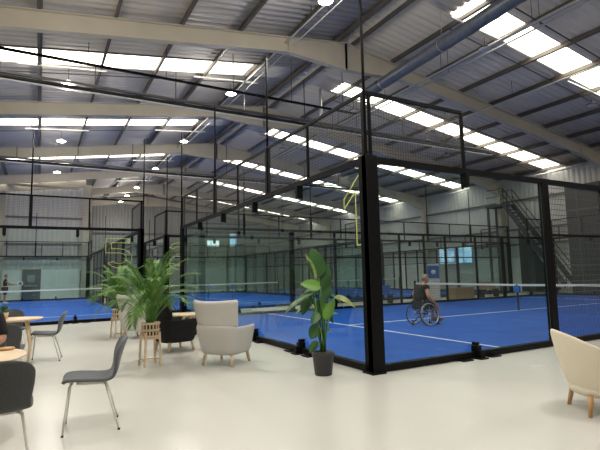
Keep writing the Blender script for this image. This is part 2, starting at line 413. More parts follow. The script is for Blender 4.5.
MB().box((-.5, 13.6, 5.35), (.5, 14.9, 5.5)).box((-.45, 14.75, 0), (-.33, 14.87, 5.35)).box((.33, 14.75, 0), (.45, 14.87, 5.35)).build('landing', dark_m, t)
b = MB(); V = [b.bm.verts.new(v) for v in ((.5, 13.4, 3.9), (.5, 10.9, .2), (.5, 13.4, .02), (.56, 13.4, 3.9), (.56, 10.9, .2), (.56, 13.4, .02))]
for ff in ((0,1,2), (5,4,3), (0,3,4,1), (1,4,5,2), (2,5,3,0)): b._f([V[k] for k in ff])
b.build('side_panel', dark_m, t)

# ------------------------------------------------------------------ padel court
def pane(w_, h_): return MB().box((0, -.005, .1), (w_, .005, h_))
def mesh_panel(w_, h_, z0, name, parent, loc, rz, pitch=.05, th=.006, m=None):
    key = (round(w_, 3), round(h_, 3), z0, pitch)
    if key in MESHC: 
        o = bpy.data.objects.new(name, MESHC[key]); C.objects.link(o); o.parent = parent; o.location = loc; o.rotation_euler = (0,0,rz); return o
    b = MB(); n = int(w_/pitch)
    for k in range(n+1): x = w_*k/n; b.box((x-th*.35, -th/2, z0), (x+th*.35, th/2, z0+h_))
    hp = pitch*(2 if h_ > 2 else 1); th2 = th*(1.5 if h_ > 2 else 1); n = int(h_/hp)
    for k in range(n+1): z = z0+h_*k/n; b.box((0, -th-.002, z-th2/2), (w_, -th/2, z+th2/2))
    o = b.build(name, m or silver_wire_m, parent, loc=loc, rot=(0,0,rz)); MESHC[key] = o.data; return o
MESHC = {}
def build_court():
    t = thing('padel_court', 'padel court', 'padel court', (0, 0, 0))
    # turf with white lines
    b = MB().box((.02, .02, 0.0), (19.98, 9.98, .02)); b.mi = 1; z0, z1 = .02, .024
    b.box((3.02, .05, z0), (3.08, 9.95, z1)); b.box((16.92, .05, z0), (16.98, 9.95, z1)); b.box((3.08, 4.97, z0), (16.92, 5.03, z1))
    b.build('turf', [turf_m, line_m], t)
    def post(x, y, sx, sy, z1, name='post', z0=0): MB().box((x-sx/2, y-sy/2, z0), (x+sx/2, y+sy/2, z1)).build(name, black_m, t, bevel=.006)
    def rail(p, q, w_=.08, h_=.08, name='rail'): MB().bar(p, q, w_, h_).build(name, black_m, t)
    def clamp(x, y, rz, out=1):
        m = Matrix.Translation((x, y, 0)) @ Matrix.Rotation(rz, 4, 'Z')
        MB().box((-.045, -.16, 0), (.045, -.01, .13), m).box((-.05, -.1, .06), (.05, .03, .2), m).box((-.03, -.08, .2), (.03, .03, .25), m).box((-.09, -.2, 0), (.09, -.05, .02), m).build('panel_clamp', black_m, t, bevel=.012)
        MB().box((-.045, -.07, 2.74), (.045, .05, 2.97), m).box((-.02, .03, 2.71), (.02, .06, 2.76), m).build('panel_clamp', black_m, t, bevel=.012)
        for sx in (-.32, .32): MB().box((sx-.11, -.16, 0), (sx+.11, -.02, .018), m).box((sx-.03, -.10, .018), (sx+.03, -.04, .04), m).build('anchor_plate', black_m, t)
    for xe, rz, sg in ((0, PI/2, -1), (20, PI/2, 1)):
        # end wall along y at x = xe
        outrz = -PI/2 if xe == 0 else PI/2     # local -y faces outwards
        for k in range(5):
            pane(1.985, 2.96).build('glass_pane', glass_m, t, loc=(xe, 2*k+.0075, 0), rot=(0, 0, PI/2))
            if k: clamp(xe, 2*k, outrz)
        rail((xe, 0, .055), (xe, 10, .055), .10, .09, 'kerb_rail'); rail((xe, 0, 3.0), (xe, 10, 3.0), .08, .09); rail((xe, 0, 4.0), (xe, 10, 4.0), .04, .05)
        for y in (1.67, 5.0, 8.33): post(xe, y, .045, .045, 4.0, 'upper_post', 3.04)
        for y in (3.33, 6.67):
            post(xe, y, .09, .09, 4.0, 'upper_post', 3.04); MB().tube([(xe, y, 4.0), (xe, y, 6.0)], .023, 8).build('light_pole', black_m, t)
        for k in range(6): mesh_panel(10/6, .96, 3.03, 'upper_mesh', t, (xe, 10/6*k, 0), PI/2, .05, .0045)
    for ye in (0, 10):
        orz = 0 if ye == 0 else PI
        for x0 in (0, 2, 16, 18): pane(1.985, 2.96).build('glass_pane', glass_m, t, loc=(x0+.0075, ye, 0))
        for x0 in (2, 18): clamp(x0, ye, orz)
        rail((0, ye, .055), (20, ye, .055), .10, .09, 'kerb_rail'); rail((0, ye, 3.0), (20, ye, 3.0), .08, .09)
        for x0 in (0, 18):
            rail((x0, ye, 4.0), (x0+2, ye, 4.0), .05, .05); mesh_panel(2, .96, 3.03, 'upper_mesh', t, (x0, ye, 0), 0, .05, .0045)
        for x0 in (2, 18): post(x0, ye, .05, .05, 4.0, 'upper_post', 3.04)
        for x0 in (4.09, 15.91): post(x0, ye, .18, .1, 3.0)
        for x0 in (6, 8, 9.3, 10.7, 12, 14): post(x0, ye, .08, .08, 3.0)
        for x0 in (4, 6, 12, 14): mesh_panel(2, 2.9, .1, 'mesh_panel', t, (x0, ye, 0), 0); rail((x0, ye, 2.0), (x0+2, ye, 2.0), .04, .04)
        for x0 in (8, 10.7): mesh_panel(1.3, 2.9, .1, 'mesh_panel', t, (x0, ye, 0), 0)
        rail((8, ye, 2.0), (12, ye, 2.0), .04, .04)
    for xe in (0, 20):
        for ye in (0, 10):
            sx = 1 if xe == 0 else -1; sy = 1 if ye == 0 else -1
            MB().box((xe-.05, ye-.05 if sy > 0 else ye+.05, 0), (xe+.06, ye+sy*.14, 3.06)).box((xe-.05, ye-.06, 0), (xe+sx*.15, ye+.06, 3.06)).box((xe-.12, ye-.12, 0), (xe+.12, ye+.12, .02)).build('corner_post', black_m, t, bevel=.006)
            MB().box((xe-.025, ye+sy*.04-.025, 3.0), (xe+.025, ye+sy*.04+.025, 4.0)).box((xe+sx*.075-.02, ye-.02, 3.0), (xe+sx*.075+.02, ye+.02, 4.0)).build('upper_post', black_m, t)
            MB().tube([(xe-.03, ye-.03, 3.0), (xe-.03, ye-.03, 6.2)], .022, 8).build('light_pole', black_m, t)
    return t
court1 = build_court()
court1['label'] = 'nearest blue glass-walled padel court with a wheelchair player on it'
court1['group'] = 'padel courts'
YC = 11.25
spots = [((-1.04, YC, 0), PI/2, 'blue glass-walled padel court on the left with a standing player'),
         ((10.23, 13.3, 0), PI/2, 'middle rear padel court, seen through the near court glass behind the potted plants'),
         ((20.9, 13.3, 0), PI/2, 'right rear padel court, seen through the near court beyond the wheelchair player')]
courts = [court1] + [dup(court1, l, r, lab, 'padel courts') for l, r, lab in spots]

# outlined court numbers on the glass
def outline(pts, r, closed=True):
    b = MB(); n = len(pts)
    for i in range(n if closed else n-1): b.bar(pts[i], pts[(i+1) % n], r*1.0, .004, (0, 1, 0))
    return b
def flat_outline(pts, wd):      # pts in (u, z); strip lying in the glass plane (local x,z), 3 mm thick
    b = MB(); n = len(pts)
    for i in range(n):
        p = Vector((pts[i][0], 0, pts[i][1])); q = Vector((pts[(i+1) % n][0], 0, pts[(i+1) % n][1])); d = (q-p)
        if d.length < 1e-5: continue
        d.normalize(); e = d*wd/2
        b.bar(p-e, q+e, .004, wd, (d.cross(Vector((0,1,0)))))
    return b
one = [(.50, 2.80), (.62, 2.80), (.62, 1.78), (.42, 1.78), (.42, 2.58), (.12, 2.35), (.12, 2.50)]
def arc(cx, cz, rx, rz_, a0, a1, n=10): return [(cx+rx*math.cos(math.radians(a0+(a1-a0)*k/n)), cz+rz_*math.sin(math.radians(a0+(a1-a0)*k/n))) for k in range(n+1)]
five = [(.05, 2.70), (.80, 2.70), (.80, 2.56), (.22, 2.56), (.22, 2.36)] + arc(.48, 2.04, .40, .32, 90, -150) + [(.26, 1.93)] + arc(.48, 2.04, .22, .18, -140, 90) + [(.05, 2.22)]
three = arc(.45, 2.44, .36, .30, 160, -60, 9) + arc(.45, 2.02, .40, .34, 60, -160, 10) + [(.26, 1.92)] + arc(.45, 2.02, .22, .18, -150, 80, 8) + [(.40, 2.20), (.40, 2.30)] + arc(.45, 2.44, .19, .15, -80, 155, 8)
# on court 1 the end wall is seen from -x: reading direction runs towards -y
o = flat_outline(one, .022).build('court_number', decal_m, courts[0], loc=(-.012, .70, 0), rot=(0, 0, -PI/2)); o['label'] = 'yellow outlined number 1 on the glass'
# rotated courts: the end wall local x=0 faces world -y; reading direction world +x = local -y
o = flat_outline(five, .02).build('court_number', decal_m, courts[1], loc=(-.012, 1.20, 0), rot=(0, 0, -PI/2)); o['label'] = 'yellow outlined number 5 on the glass'
o = flat_outline(three, .02).build('court_number', decal_m, courts[2], loc=(-.012, 9.95, 0), rot=(0, 0, -PI/2)); o['label'] = 'yellow outlined number on the glass'

# nets
def build_net():
    t = thing('padel_net', 'x', 'net', (10, 0, 0))
    b = MB(); th = .002
    n = 200
    for k in range(n+1): y = .05+9.9*k/n; b.box((-th/2, y-th/2, .03), (th/2, y+th/2, .84))
    for k in range(17): z = .03+.05*k; b.box((-th/2, .05, z-th/2), (th/2, 9.95, z+th/2))
    b.build('netting', netcord_m, t)
    MB().bar((0, .05, .89), (0, 5, .86), .012, .07).bar((0, 5, .86), (0, 9.95, .89), .012, .07).build('tape', tape_m, t)
    for y in (.1, 9.9): MB().box((-.04, y-.04, .02), (.04, y+.04, 1.0)).build('net_post', black_m, t, bevel=.01)
    s = MB().box((-.014, 4.97, .02), (.014, 5.03, .88)).build('centre_strap', netcord_m, t)
    MB().box((-.03, 4.9, .62), (.03, 5.1, .84)).build('tensioner', blue_m, s)
    return t
net1 = build_net(); net1['label'] = 'white-taped net across the court with the wheelchair player'; net1['group'] = 'padel nets'
for (l, r, _), lab in zip(spots, ('white-taped net across the left court, in front of the standing player', 'white-taped net across the middle rear court', 'white-taped net across the right rear court')):
    p = Vector(l) + Matrix.Rotation(r, 3, 'Z') @ Vector((10, 0, 0)); dup(net1, p, r, lab, 'padel nets')

# ------------------------------------------------------------------ things hung from the roof
t = thing('drop_pipe', 'pale grey pipe hanging from the ridge by the nearest divider netting', 'pipe', (6.35, 11.3, 0))
MB().tube([(0, 0, 7.5), (0, 0, 9.4)], .07, 12).build('pipe', conduit_m, t)
MB().bar((-.5, 0, 7.55), (.5, 0, 7.55), .05).build('crosspiece', conduit_m, t)
def divider(y, z, x1, label, nh=9):
    t = thing('divider_net', label, 'divider net', (0, y, z))
    x0 = -9.2
    MB().bar((x0, 0, .09), (x1, 0, .09), .12, .07).build('track', rail_m, t)
    b = MB(); n = 160; P = []
    for k in range(n+1):
        x = x0+(x1-x0)*k/n; row = []
        for a in range(9):
            an = 2*PI*a/8; rr = .062+.006*math.sin(x*5.1+a)+.006*noise.noise(Vector((x*3, a, y)))
            row.append((x, rr*math.cos(an)*.8, -.05+rr*1.1*math.sin(an)))
        P.append(row)
    b.grid(P).build('gathered_netting', netcord_m, t)
    MB().bar((x0, 0, -.14), (x1, 0, -.14), .09, .03).build('bottom_rail', white_m, t)
    for k in range(nh):
        x = x0+1.2+(x1-x0-2)*k/nh; MB().bar((x, 0, .15), (x, 0, zr(x)-z-.2), .03).build('hanger', rod_m, t)
    return t
divider(10.95, 7.62, 16.8, 'black gathered divider netting on a track between the near court and the rear courts')
divider(21.3, 7.35, 17.5, 'far gathered divider netting on a track over the middle of the rear courts')
t = thing('track_cable', 'thin black suspended rail above the nearer divider netting', 'rail', (0, 9.4, 7.78))
MB().bar((-8.2, 0, 0), (6.8, 0, -.04), .07).build('rail', black_m, t)
for k in range(7):
    x = -7.6+k*2.3
    if x < 7: MB().bar((x, 0, 0), (x, 0, zr(x)-7.78-.1), .02).build('hanger', rod_m, t)
def conduit(x, z, y0, y1, label, r=.03):
    t = thing('cable_conduit', label, 'conduit', (x, 0, z)); MB().tube([(0, y0, 0), (0, y1, 0)], r, 8).build('pipe', conduit_m, t)
    k = y0+1.5
    while k < min(y1, YF)-1: MB().bar((0, k, 0), (0, k, zr(x)-z-.05), .012).build('drop_rod', rod_m, t); k += BAY/2
DUCT = (5.95, 0, 8.1); DUCTR = -.065
conduit(2.75, 8.95, -6, 31, 'bright cable pipe running lengthwise just left of the ridge')
conduit(3.05, 8.95, 4, 31, 'second bright cable pipe beside the one left of the ridge', .02)
conduit(11.8, 8.0, -6, 12, 'bright pipe running lengthwise across the right roof slope', .032)
conduit(8.0, 8.35, -6, 20, 'cable tray right of the ridge duct', .045)
conduit(8.35, 8.35, -6, 20, 'slimmer cable pipe right of the ridge duct', .03)
conduit(21.4, 6.9, -6, 40, 'long bright pipe along the top of the right wall', .045)
t = thing('ventilation_duct', 'round blue-grey duct running lengthwise right of the ridge', 'duct', DUCT, DUCTR)
b = MB(); pts = []; rs = []
for k in range(121): y = -9+17.3*k/120; pts.append((.0, y, 0)); rs.append(.20+(.010 if k % 6 == 0 else 0))
b.tube(pts, rs, 20).build('duct_body', duct_m, t)
b = MB()
for y in (-6, -2.6, .7, 4.2, 7.2):
    b = MB(); b.tube([(.215*math.cos(a*2*PI/24), y, .215*math.sin(a*2*PI/24)) for a in range(24)], .012, 6, closed=True); b.bar((0, y, .21), (0, y, 1.2), .015); b.build('hanging_band', conduit_m, t)

lamp_proto = None
def lamp_build(lit):
    k = 1 if lit else -1
    t = thing('high_bay_light', 'x', 'ceiling light', (0,0,0))
    MB().bar((-1.45, 0, .52-k*.14), (1.15, 0, .52+k*.10), .05, .05).build('suspended_bar', white_m if lit else conduit_m, t)
    for x in (-1.2, .9): MB().tube([(x, 0, .52+k*x*.09), (x, 0, .70+k*x*.06)], .008, 5).build('drop_wire', rod_m, t)
    MB().tube([(0, 0, .1), (0, 0, .5)], .012, 6).build('stem', rod_m, t)
    MB().lathe([(.03, .10), (.07, .09), (.08, .04), (.18, .02), (.20, 0.0), (.20, -.03), (.185, -.03)], n=20).build('housing', black_m if not lit else conduit_m, t)
    MB().lathe([(.0, -.022), (.185, -.022), (.185, -.035), (.16, -.05), (.0, -.06)], n=20).build('lens', lens_m if lit else white_m, t)
    if lit:
        ld = bpy.data.lights.new('lamp', 'AREA'); ld.shape = 'DISK'; ld.size = .34; ld.energy = LAMP_W; ld.color = (1, .95, .88); ld.spread = math.radians(150)
        lo = bpy.data.objects.new('lamp', ld); C.objects.link(lo); lo.parent = t; lo.location = (0, 0, -.08)
        ld = bpy.data.lights.new('ceiling_fill', 'POINT'); ld.shadow_soft_size = .16; ld.energy = LAMP_W*.9; ld.color = (1, .95, .88)  # extra point light added under each lamp to brighten the ceiling
        lo = bpy.data.objects.new('ceiling_fill', ld); C.objects.link(lo); lo.parent = t; lo.location = (0, 0, -.26)
    return t
lz = lambda x: 7.75 if x < 0 else 8.4
lit = lamp_build(True); unlit = lamp_build(False); ul = uu = False
LP = [(-3.45, 11.1, 'glowing high-bay light left of the view, nearest of the left row'), (-3.4, 18.3, 'glowing high-bay light in the left row, second from the front'), (-3.36, 25.4, 'glowing high-bay light in the left row, nearest the gable wall'),
      (2.15, 4.24, 'glowing high-bay light at the top edge of the view, near the ridge'), (2.16, 11.1, 'glowing high-bay light near the ridge behind the first visible frame'), (2.25, 18.16, 'glowing high-bay light near the ridge over the middle rear court'),
      (2.25, 25.0, 'glowing high-bay light near the ridge, third back in its row'), (2.3, 32.0, 'glowing high-bay light near the ridge, fourth back in its row'), (2.2, 36.0, 'small far glowing high-bay light beyond the gable wall edge'), (2.2, 39.5, 'farthest small glowing high-bay light before the end wall'),
      (-3.4, 4.4, 'glowing high-bay light above the lounge seating'), (-3.4, -3.2, 'glowing high-bay light over the cafe tables behind the lounge'), (1.85, -3.4, 'glowing high-bay light over the lounge front'), (8.0, -5.0, 'glowing high-bay light over the right part of the lounge')]
LP2 = [(8.05, 4.13, 'unlit round high-bay light by the top rooflight of the right slope'), (14.2, 4.3, 'unlit round high-bay light at the right edge of the view'), (7.6, 10.6, 'unlit high-bay light right of the ridge behind the first visible frame'), (14.8, 12.2, 'unlit high-bay light over the far part of the near court'),
       (7.6, 17.4, 'unlit high-bay light right of the ridge, third back'), (14.8, 19.0, 'unlit high-bay light on the right slope, third back')]
for i, (x, y, lab) in enumerate(LP):
    if i == 0: lit.location = (x, y, lz(x)); lit['label'] = lab; lit['group'] = 'high-bay lights in the roof'
    else: dup(lit, (x, y, lz(x)), 0, lab, 'high-bay lights in the roof')
for i, (x, y, lab) in enumerate(LP2):
    z = 8.6 if x < 10 else 7.8
    if i == 0: unlit.location = (x, y, z-.2); unlit['label'] = lab; unlit['group'] = 'high-bay lights in the roof'
    else: dup(unlit, (x, y, z-.2), 0, lab, 'high-bay lights in the roof')
#PART2
# ------------------------------------------------------------------ shell chairs
def smooth_path(ctrl, n):
    """Catmull-Rom through ctrl points"""
    out = []; P = [Vector(ctrl[0])]+[Vector(c) for c in ctrl]+[Vector(ctrl[-1])]; k = len(ctrl)-1
    for i in range(n+1):
        u = i/n*k; j = min(int(u), k-1); t = u-j; a, b, c, d = P[j], P[j+1], P[j+2], P[j+3]
        out.append(0.5*((2*b)+(c-a)*t+(2*a-5*b+4*c-d)*t*t+(3*b-a-3*c+d)*t**3))
    return out
def shell_chair(label, fab, loc, rz, group='felt shell chairs of the lounge'):
    """faces local +y"""
    t = thing('shell_chair', label, 'chair', loc, rz, group)
    prof = smooth_path([(0, .24, .425), (0, .21, .455), (0, .08, .452), (0, -.08, .437), (0, -.17, .45), (0, -.215, .52), (0, -.24, .63), (0, -.275, .74), (0, -.30, .815)], 26)
    wid = smooth_path([(.17, 0, 0), (.212, 0, 0), (.228, 0, 0), (.222, 0, 0), (.205, 0, 0), (.205, 0, 0), (.22, 0, 0), (.218, 0, 0), (.165, 0, 0)], 26)
    P = []; n = 14
    for i, p in enumerate(prof):
        hw = wid[i].x; v = i/26; row = []
        for k in range(n+1):
            s = -1+2*k/n; cv = abs(s)**2.4
            back = min(1, max(0, (v-.5)/.3)); 
            z = p.z + (1-back)*.018*cv; y = p.y + back*.045*cv
            if i > 22: z -= (i-22)/4*.030*abs(s)**3
            row.append((hw*s, y, z))
        P.append(row)
    MB().grid(P).build('seat_shell', fab, t, solid=.032, sub=1, off=0)
    b = MB()
    b.bar((-.13, .12, .425), (.13, .12, .425), .02).bar((-.13, -.1, .415), (.13, -.1, .415), .02).bar((-.13, .12, .425), (-.13, -.1, .415), .02).bar((.13, .12, .425), (.13, -.1, .415), .02)
    b.build('under_frame', leg_white_m, t)
    for sx in (-1, 1):
        l = MB().tube([(sx*.11, .16, .43), (sx*.15, .185, .405), (sx*.215, .225, .006)], [.010, .0115, .010], 8).build('leg', leg_white_m, t)
        MB().lathe([(.012, 0), (.012, .012), (.008, .016)], (sx*.216, .226, 0), 8).build('foot', black_m, l)
        l = MB().tube([(sx*.11, -.1, .42), (sx*.15, -.12, .40), (sx*.215, -.235, .006)], [.010, .0115, .010], 8).build('leg', leg_white_m, t)
        MB().lathe([(.012, 0), (.012, .012), (.008, .016)], (sx*.216, -.236, 0), 8).build('foot', black_m, l)
    return t
AZ = lambda dx, dy: math.atan2(dy, dx)-PI/2
G_CH = 'felt shell chairs at the tables'
shell_chair('grey felt shell chair standing alone on the open floor, side on', felt_m, (-3.60, -.34, 0), AZ(-1, .10), G_CH)
shell_chair('grey felt shell chair side on, right of the farther round table', felt_m, (-3.93, 4.06, 0), AZ(-1, .12), G_CH)
shell_chair('charcoal felt shell chair seen from behind in the bottom left corner', felt_dark_m, (-4.30, -1.06, 0), AZ(-.06, 1), G_CH)
shell_chair('charcoal felt shell chair, back turned, before the farther round table', felt_dark_m, (-4.44, 2.3, 0), AZ(.1, 1), G_CH)
shell_chair('black shell chair on the far side of the farther round table', felt_dark_m, (-4.50, 5.3, 0), AZ(.1, -1), G_CH)

# ------------------------------------------------------------------ tables
def round_table(name, label, loc, r, h, group=None, rz=0.3, nleg=4, cen=.10, spread=.20):
    t = thing(name, label, 'table', loc, rz, group)
    MB().lathe([(0, h-.028), (r-.03, h-.028), (r-.004, h-.012), (r, h-.006), (r-.003, h), (0, h)], n=56).build('table_top', top_m, t)
    MB().box((-.16, -.16, h-.05), (.16, .16, h-.028)).build('mount', white_m, t)
    for k in range(nleg):
        a = 2*PI*k/nleg+PI/4; c, s = math.cos(a), math.sin(a)
        MB().tube([(c*cen, s*cen, h-.03), (c*(cen+spread)*.62, s*(cen+spread)*.62, h*.4), (c*spread, s*spread, 0)], [.030, .028, .020], 12).build('leg', wood_m, t)
    return t
round_table('round_table', 'round beech cafe table at the left edge, nearer one, with a wooden lid on it', (-4.76, -.42, 0), .62, .74, 'round beech cafe tables', rz=.2, cen=.25, spread=.50)
round_table('round_table', 'round beech cafe table at the left edge, farther one, with a potted plant on it', (-4.40, 4.0, 0), .42, .74, 'round beech cafe tables', rz=0, cen=.24, spread=.30)
t = round_table('coffee_table', 'low round beech coffee table between the black and light grey armchairs', (-1.0, 5.55, 0), .42, .53, nleg=3, cen=.1, spread=.28)

t = tag(MB().lathe([(.0, 0), (.062, 0), (.07, .006), (.07, .016), (.062, .022), (0, .022)], n=28).build('wooden_lid', oak_m), 'small round brown wooden lid lying on the nearer cafe table', 'lid'); t.location = (-4.31, -.12, .74)
def leaf_blade(b, base, tip, side, wmax, droop=.0, n=9, fold=.25, shape=.45, tipcurl=0):
    """cupped blade from base to tip; side = lateral direction"""
    base = Vector(base); tip = Vector(tip); d = tip-base; L = d.length; side = Vector(side); side = (side-d.normalized()*side.dot(d.normalized())).normalized(); nrm = d.cross(side).normalized()
    if nrm.z < 0: nrm = -nrm
    P = []
    for i in range(n+1):
        u = i/n; wv = wmax*max(0.02, (math.sin(PI*u**shape*1.0 if shape < 1 else PI*u)))**.8 if 0 < u < 1 else wmax*.02
        wv = wmax*max(.02, (u**shape)*((1-u)**.75)*2.1)
        c = base+d*u - Vector((0, 0, 1))*droop*u*u*L + nrm*.04*math.sin(u*PI)*L
        P.append([c+side*wv*s+nrm*abs(s)*fold*wv for s in (-1, -.55, 0, .55, 1)])
    b.grid(P); return b
# small potted plant on the farther table
t = thing('potted_herb', 'small bushy green plant in a square wooden pot on the farther cafe table', 'plant', (-4.56, 3.92, .74), .3)
MB().lathe([(.055, 0), (.075, .11), (.068, .11), (.060, .10), (0, .10)], n=4).build('pot', wood_m, t)
b = MB()
for k in range(130):
    a = random.uniform(0, 2*PI); e = random.uniform(.1, 1.4); r = random.uniform(.03, .11); d = Vector((math.cos(a)*math.cos(e), math.sin(a)*math.cos(e), math.sin(e)))
    p = Vector((0, 0, .10))+d*r*Vector((1, 1, 1)).length*.55; leaf_blade(b, p, p+d*.035+Vector((0, 0, random.uniform(-.005, .015))), (-d.y, d.x, .1), .013, n=3)
tag(b.build('foliage', leaf_m, t, solid=.0008), kind='stuff')

# ------------------------------------------------------------------ wing armchairs
def wing_armchair(label, fab, loc, rz):
    t = thing('wing_armchair', label, 'armchair', loc, rz, 'high-backed wing armchairs')
    # lower tub, faces +y : U-shaped wrap
    n = 36; out = []
    for k in range(n+1):
        a = math.radians(-128+256*k/n)        # 0 = straight back (-y)
        ca, sa = math.cos(a), math.sin(a); back = max(0, ca)
        top = .60 - .015*abs(sa)**1 + (.02 if back > .6 else 0)
        rx, ry = .37, .38
        px = (abs(sa)**.55)*(1 if sa > 0 else -1); py = (abs(ca)**.55)*(1 if ca > 0 else -1)
        row = []
        for z, g in ((.17, .74), (.19, .86), (.26, .91), (.42, .98), (top-.03, 1.05), (top, 1.03), (top+.01, .97), (top-.01, .90), (.42, .84), (.30, .80)):
            row.append((px*rx*g*1.0, -py*ry*g-(z-.2)*.10*back, z))
        out.append(row)
    MB().grid(out).build('tub', fab, t, sub=1, solid=.01)
    MB().lathe([(0, .17), (.27, .17), (.31, .20), (.32, .25), (0, .25)], n=28).build('seat_base', fab, t)
    # seat cushion
    MB().box((-.29, -.25, .25), (.29, .33, .43)).build('seat_cushion', fab, t, bevel=.05)
    # upper back with wings
    P = []; m = 16
    for i in range(9):
        v = i/8; z = .585+.41*v; hw = .345+.06*v; row = []
        for k in range(m+1):
            s = -1+2*k/m; y = -.375-.085*v + .17*abs(s)**3
            zz = z + (.022*abs(s)**2 if i == 8 else 0)
            row.append((hw*s, y, zz))
        P.append(row)
    MB().grid(P).build('upper_back', fab, t, solid=.085, sub=1, off=0)
    for sx, sy in ((-1, -1), (1, -1), (-1, 1), (1, 1)):
        MB().tube([(sx*.235, sy*.22, .20), (sx*.265, sy*.26, 0)], [.030, .021], 10).build('leg', wood_m, t)
    return t
wing_armchair('light grey wing armchair seen from behind, nearest of the armchairs beside the court', grey_fab_m, (-1.43, 1.93, 0), AZ(.80, .60))
wing_armchair('black high-backed wing armchair side on, behind the palm in the wooden stand', black_fab_m, (-1.78, 3.80, 0), AZ(.96, .22))
wing_armchair('light grey wing armchair farther off, half hidden behind the palms', grey_fab_m, (-1.98, 6.25, 0), AZ(.75, .66))

# cream tub chair at the right
def tub_chair(label, loc, rz):
    t = thing('tub_chair', label, 'armchair', loc, rz)
    n = 44; out = []
    for k in range(n+1):
        u = -1+2*k/n; a = math.radians(142*u); ca, sa = math.cos(a), math.sin(a)
        top = .42+.355*max(0, math.cos(a*.63))**1.5 if abs(u) < 1 else .53
        row = []; h = top-.17
        for v, g in ((0, .68), (.06, .76), (.25, .90), (.5, .98), (.8, 1.045), (.96, 1.07), (1.0, 1.045), (1.0, 1.005), (.94, .985), (.6, .90), (.35, .84)):
            z = .17+h*v; row.append((sa*.36*g, -ca*.35*g-.05*v*max(0, ca), z))
        out.append(row)
    MB().grid(out).build('shell', cream_fab_m, t, sub=1, solid=.006)
    MB().lathe([(0, .165), (.25, .165), (.285, .19), (.30, .26), (0, .26)], n=28).build('seat_base', cream_fab_m, t)
    MB().lathe([(0, .26), (.285, .26), (.31, .30), (.31, .37), (.28, .41), (0, .42)], n=36).build('seat_cushion', cream_fab_m, t)
    for sx, sy in ((-1, -1), (1, -1), (-1, 1), (1, 1)):
        MB().tube([(sx*.195, sy*.20, .19), (sx*.225, sy*.235, 0)], [.026, .017], 12).build('leg', oak_m, t)
    return t
tub_chair('cream tub armchair on oak legs at the right edge of the view', (.73, -2.62, 0), AZ(.80, -.60))

# ------------------------------------------------------------------ plants
def planter_stand(t, w_=.27, htop=.68):
    """slatted wooden basket on four legs"""
    h0 = .44
    for sx in (-1, 1):
        for sy in (-1, 1): MB().bar((sx*w_*.47, sy*w_*.47, 0), (sx*w_*.40, sy*w_*.40, h0+.08), .028).build('stand_leg', wood_m, t)
    b = MB()
    for z in (h0-.02,):
        g = .44
        for s in (-1, 1): b.bar((s*w_*g, -w_*g, z), (s*w_*g, w_*g, z), .018).bar((-w_*g, s*w_*g, z), (w_*g, s*w_*g, z), .018)
    b.bar((0, -w_*.44, h0-.02), (0, w_*.44, h0-.02), .018).build('stretcher', wood_m, t)
    for s in (-1, 1): MB().bar((s*w_*.455, -w_*.455, .10), (s*w_*.455, w_*.455, .10), .018).build('foot_rail', wood_m, t)
    MB().bar((-w_*.455, 0, .10), (w_*.455, 0, .10), .018).build('foot_rail', wood_m, t)
    bk = MB()
    for i in range(3):
        z0 = h0+.10*i; rr = w_*.47*(1+.03*i)
        bk.tube([(rr*math.cos(a*2*PI/24), rr*math.sin(a*2*PI/24), z0+.012) for a in range(24)], .020, 6, closed=True)
    for k in range(16):
        a0 = 2*PI*k/16; bk.bar((w_*.47*math.cos(a0), w_*.47*math.sin(a0), h0), (w_*.50*math.cos(a0), w_*.50*math.sin(a0), htop-.01), .022, .008, (math.cos(a0), math.sin(a0), 0))
    bk.build('slatted_basket', wood_m, t)
    MB().lathe([(0, h0-.01), (w_*.40, h0-.01), (w_*.44, htop-.03), (w_*.42, htop-.03), (w_*.42, htop-.05), (0, htop-.05)], n=24).build('inner_pot', pot_m, t)
def frond(b, base, az, lean, L, leaf_len, rnd, nl=30, curl=1.0):
    """arching feather frond"""
    pts = []; p = Vector(base); e = PI/2-lean; seg = L/14
    for i in range(15):
        pts.append(p.copy()); p = p+Vector((math.cos(az)*math.cos(e), math.sin(az)*math.cos(e), math.sin(e)))*seg
        e -= curl*(.035+.012*i)*1.0
    b.mi = 0; b.tube(pts, [.007*(1-.75*i/14) for i in range(15)], 5, cap=False)
    for k in range(nl):
        u = .30+.70*k/(nl-1); f_ = u*14; i = min(int(f_), 13); q = pts[i].lerp(pts[i+1], f_-i); d = (pts[i+1]-pts[i]).normalized()
        lat = d.cross(Vector((0, 0, 1)));
        if lat.length < .05: lat = Vector((-math.sin(az), math.cos(az), 0))
        lat.normalize(); upn = lat.cross(d)
        ll = leaf_len*(math.sin(PI*(.12+.80*(u-.3)/.7)))**.6*rnd.uniform(.85, 1.1)
        for s in (-1, 1):
            dr = (d*.85+lat*s*.55+upn*.12).normalized(); b.mi = 1 if rnd.random() < .25 else 0
            m1 = q+dr*ll*.55; m2 = q+dr*ll-Vector((0, 0, 1))*ll*.30
            wv = (dr.cross(upn)).normalized()*.0075
            V = [b.bm.verts.new(x) for x in (q-wv*.4, q+wv*.4, m1-wv, m1+wv, m2)]
            b._f([V[0], V[1], V[3], V[2]]); b._f([V[2], V[3], V[4]])
    b.mi = 0
def areca(label, loc, seed, stand=True, n=20, spread=1.0, H=1.1):
    rnd = random.Random(seed)
    t = thing('potted_palm', label, 'plant', loc, rnd.uniform(0, .6), 'feathery palms in wooden stands')
    planter_stand(t); MB().lathe([(0, .62), (.11, .62), (.11, .635), (0, .64)], n=18).build('soil', soil_m, t)
    for k in range(n):
        a = k*2.4+rnd.uniform(-.3, .3); u = k/(n-1); lean = (.04+.60*u**1.3)*spread
        b = MB(); frond(b, (.03*math.cos(a), .03*math.sin(a), .62), a, lean, H*rnd.uniform(.85, 1.08)*(1-.18*u), .235, rnd, curl=.5+1.25*u)
        b.build('frond', [palm_m, palm_pale_m], t)
    return t
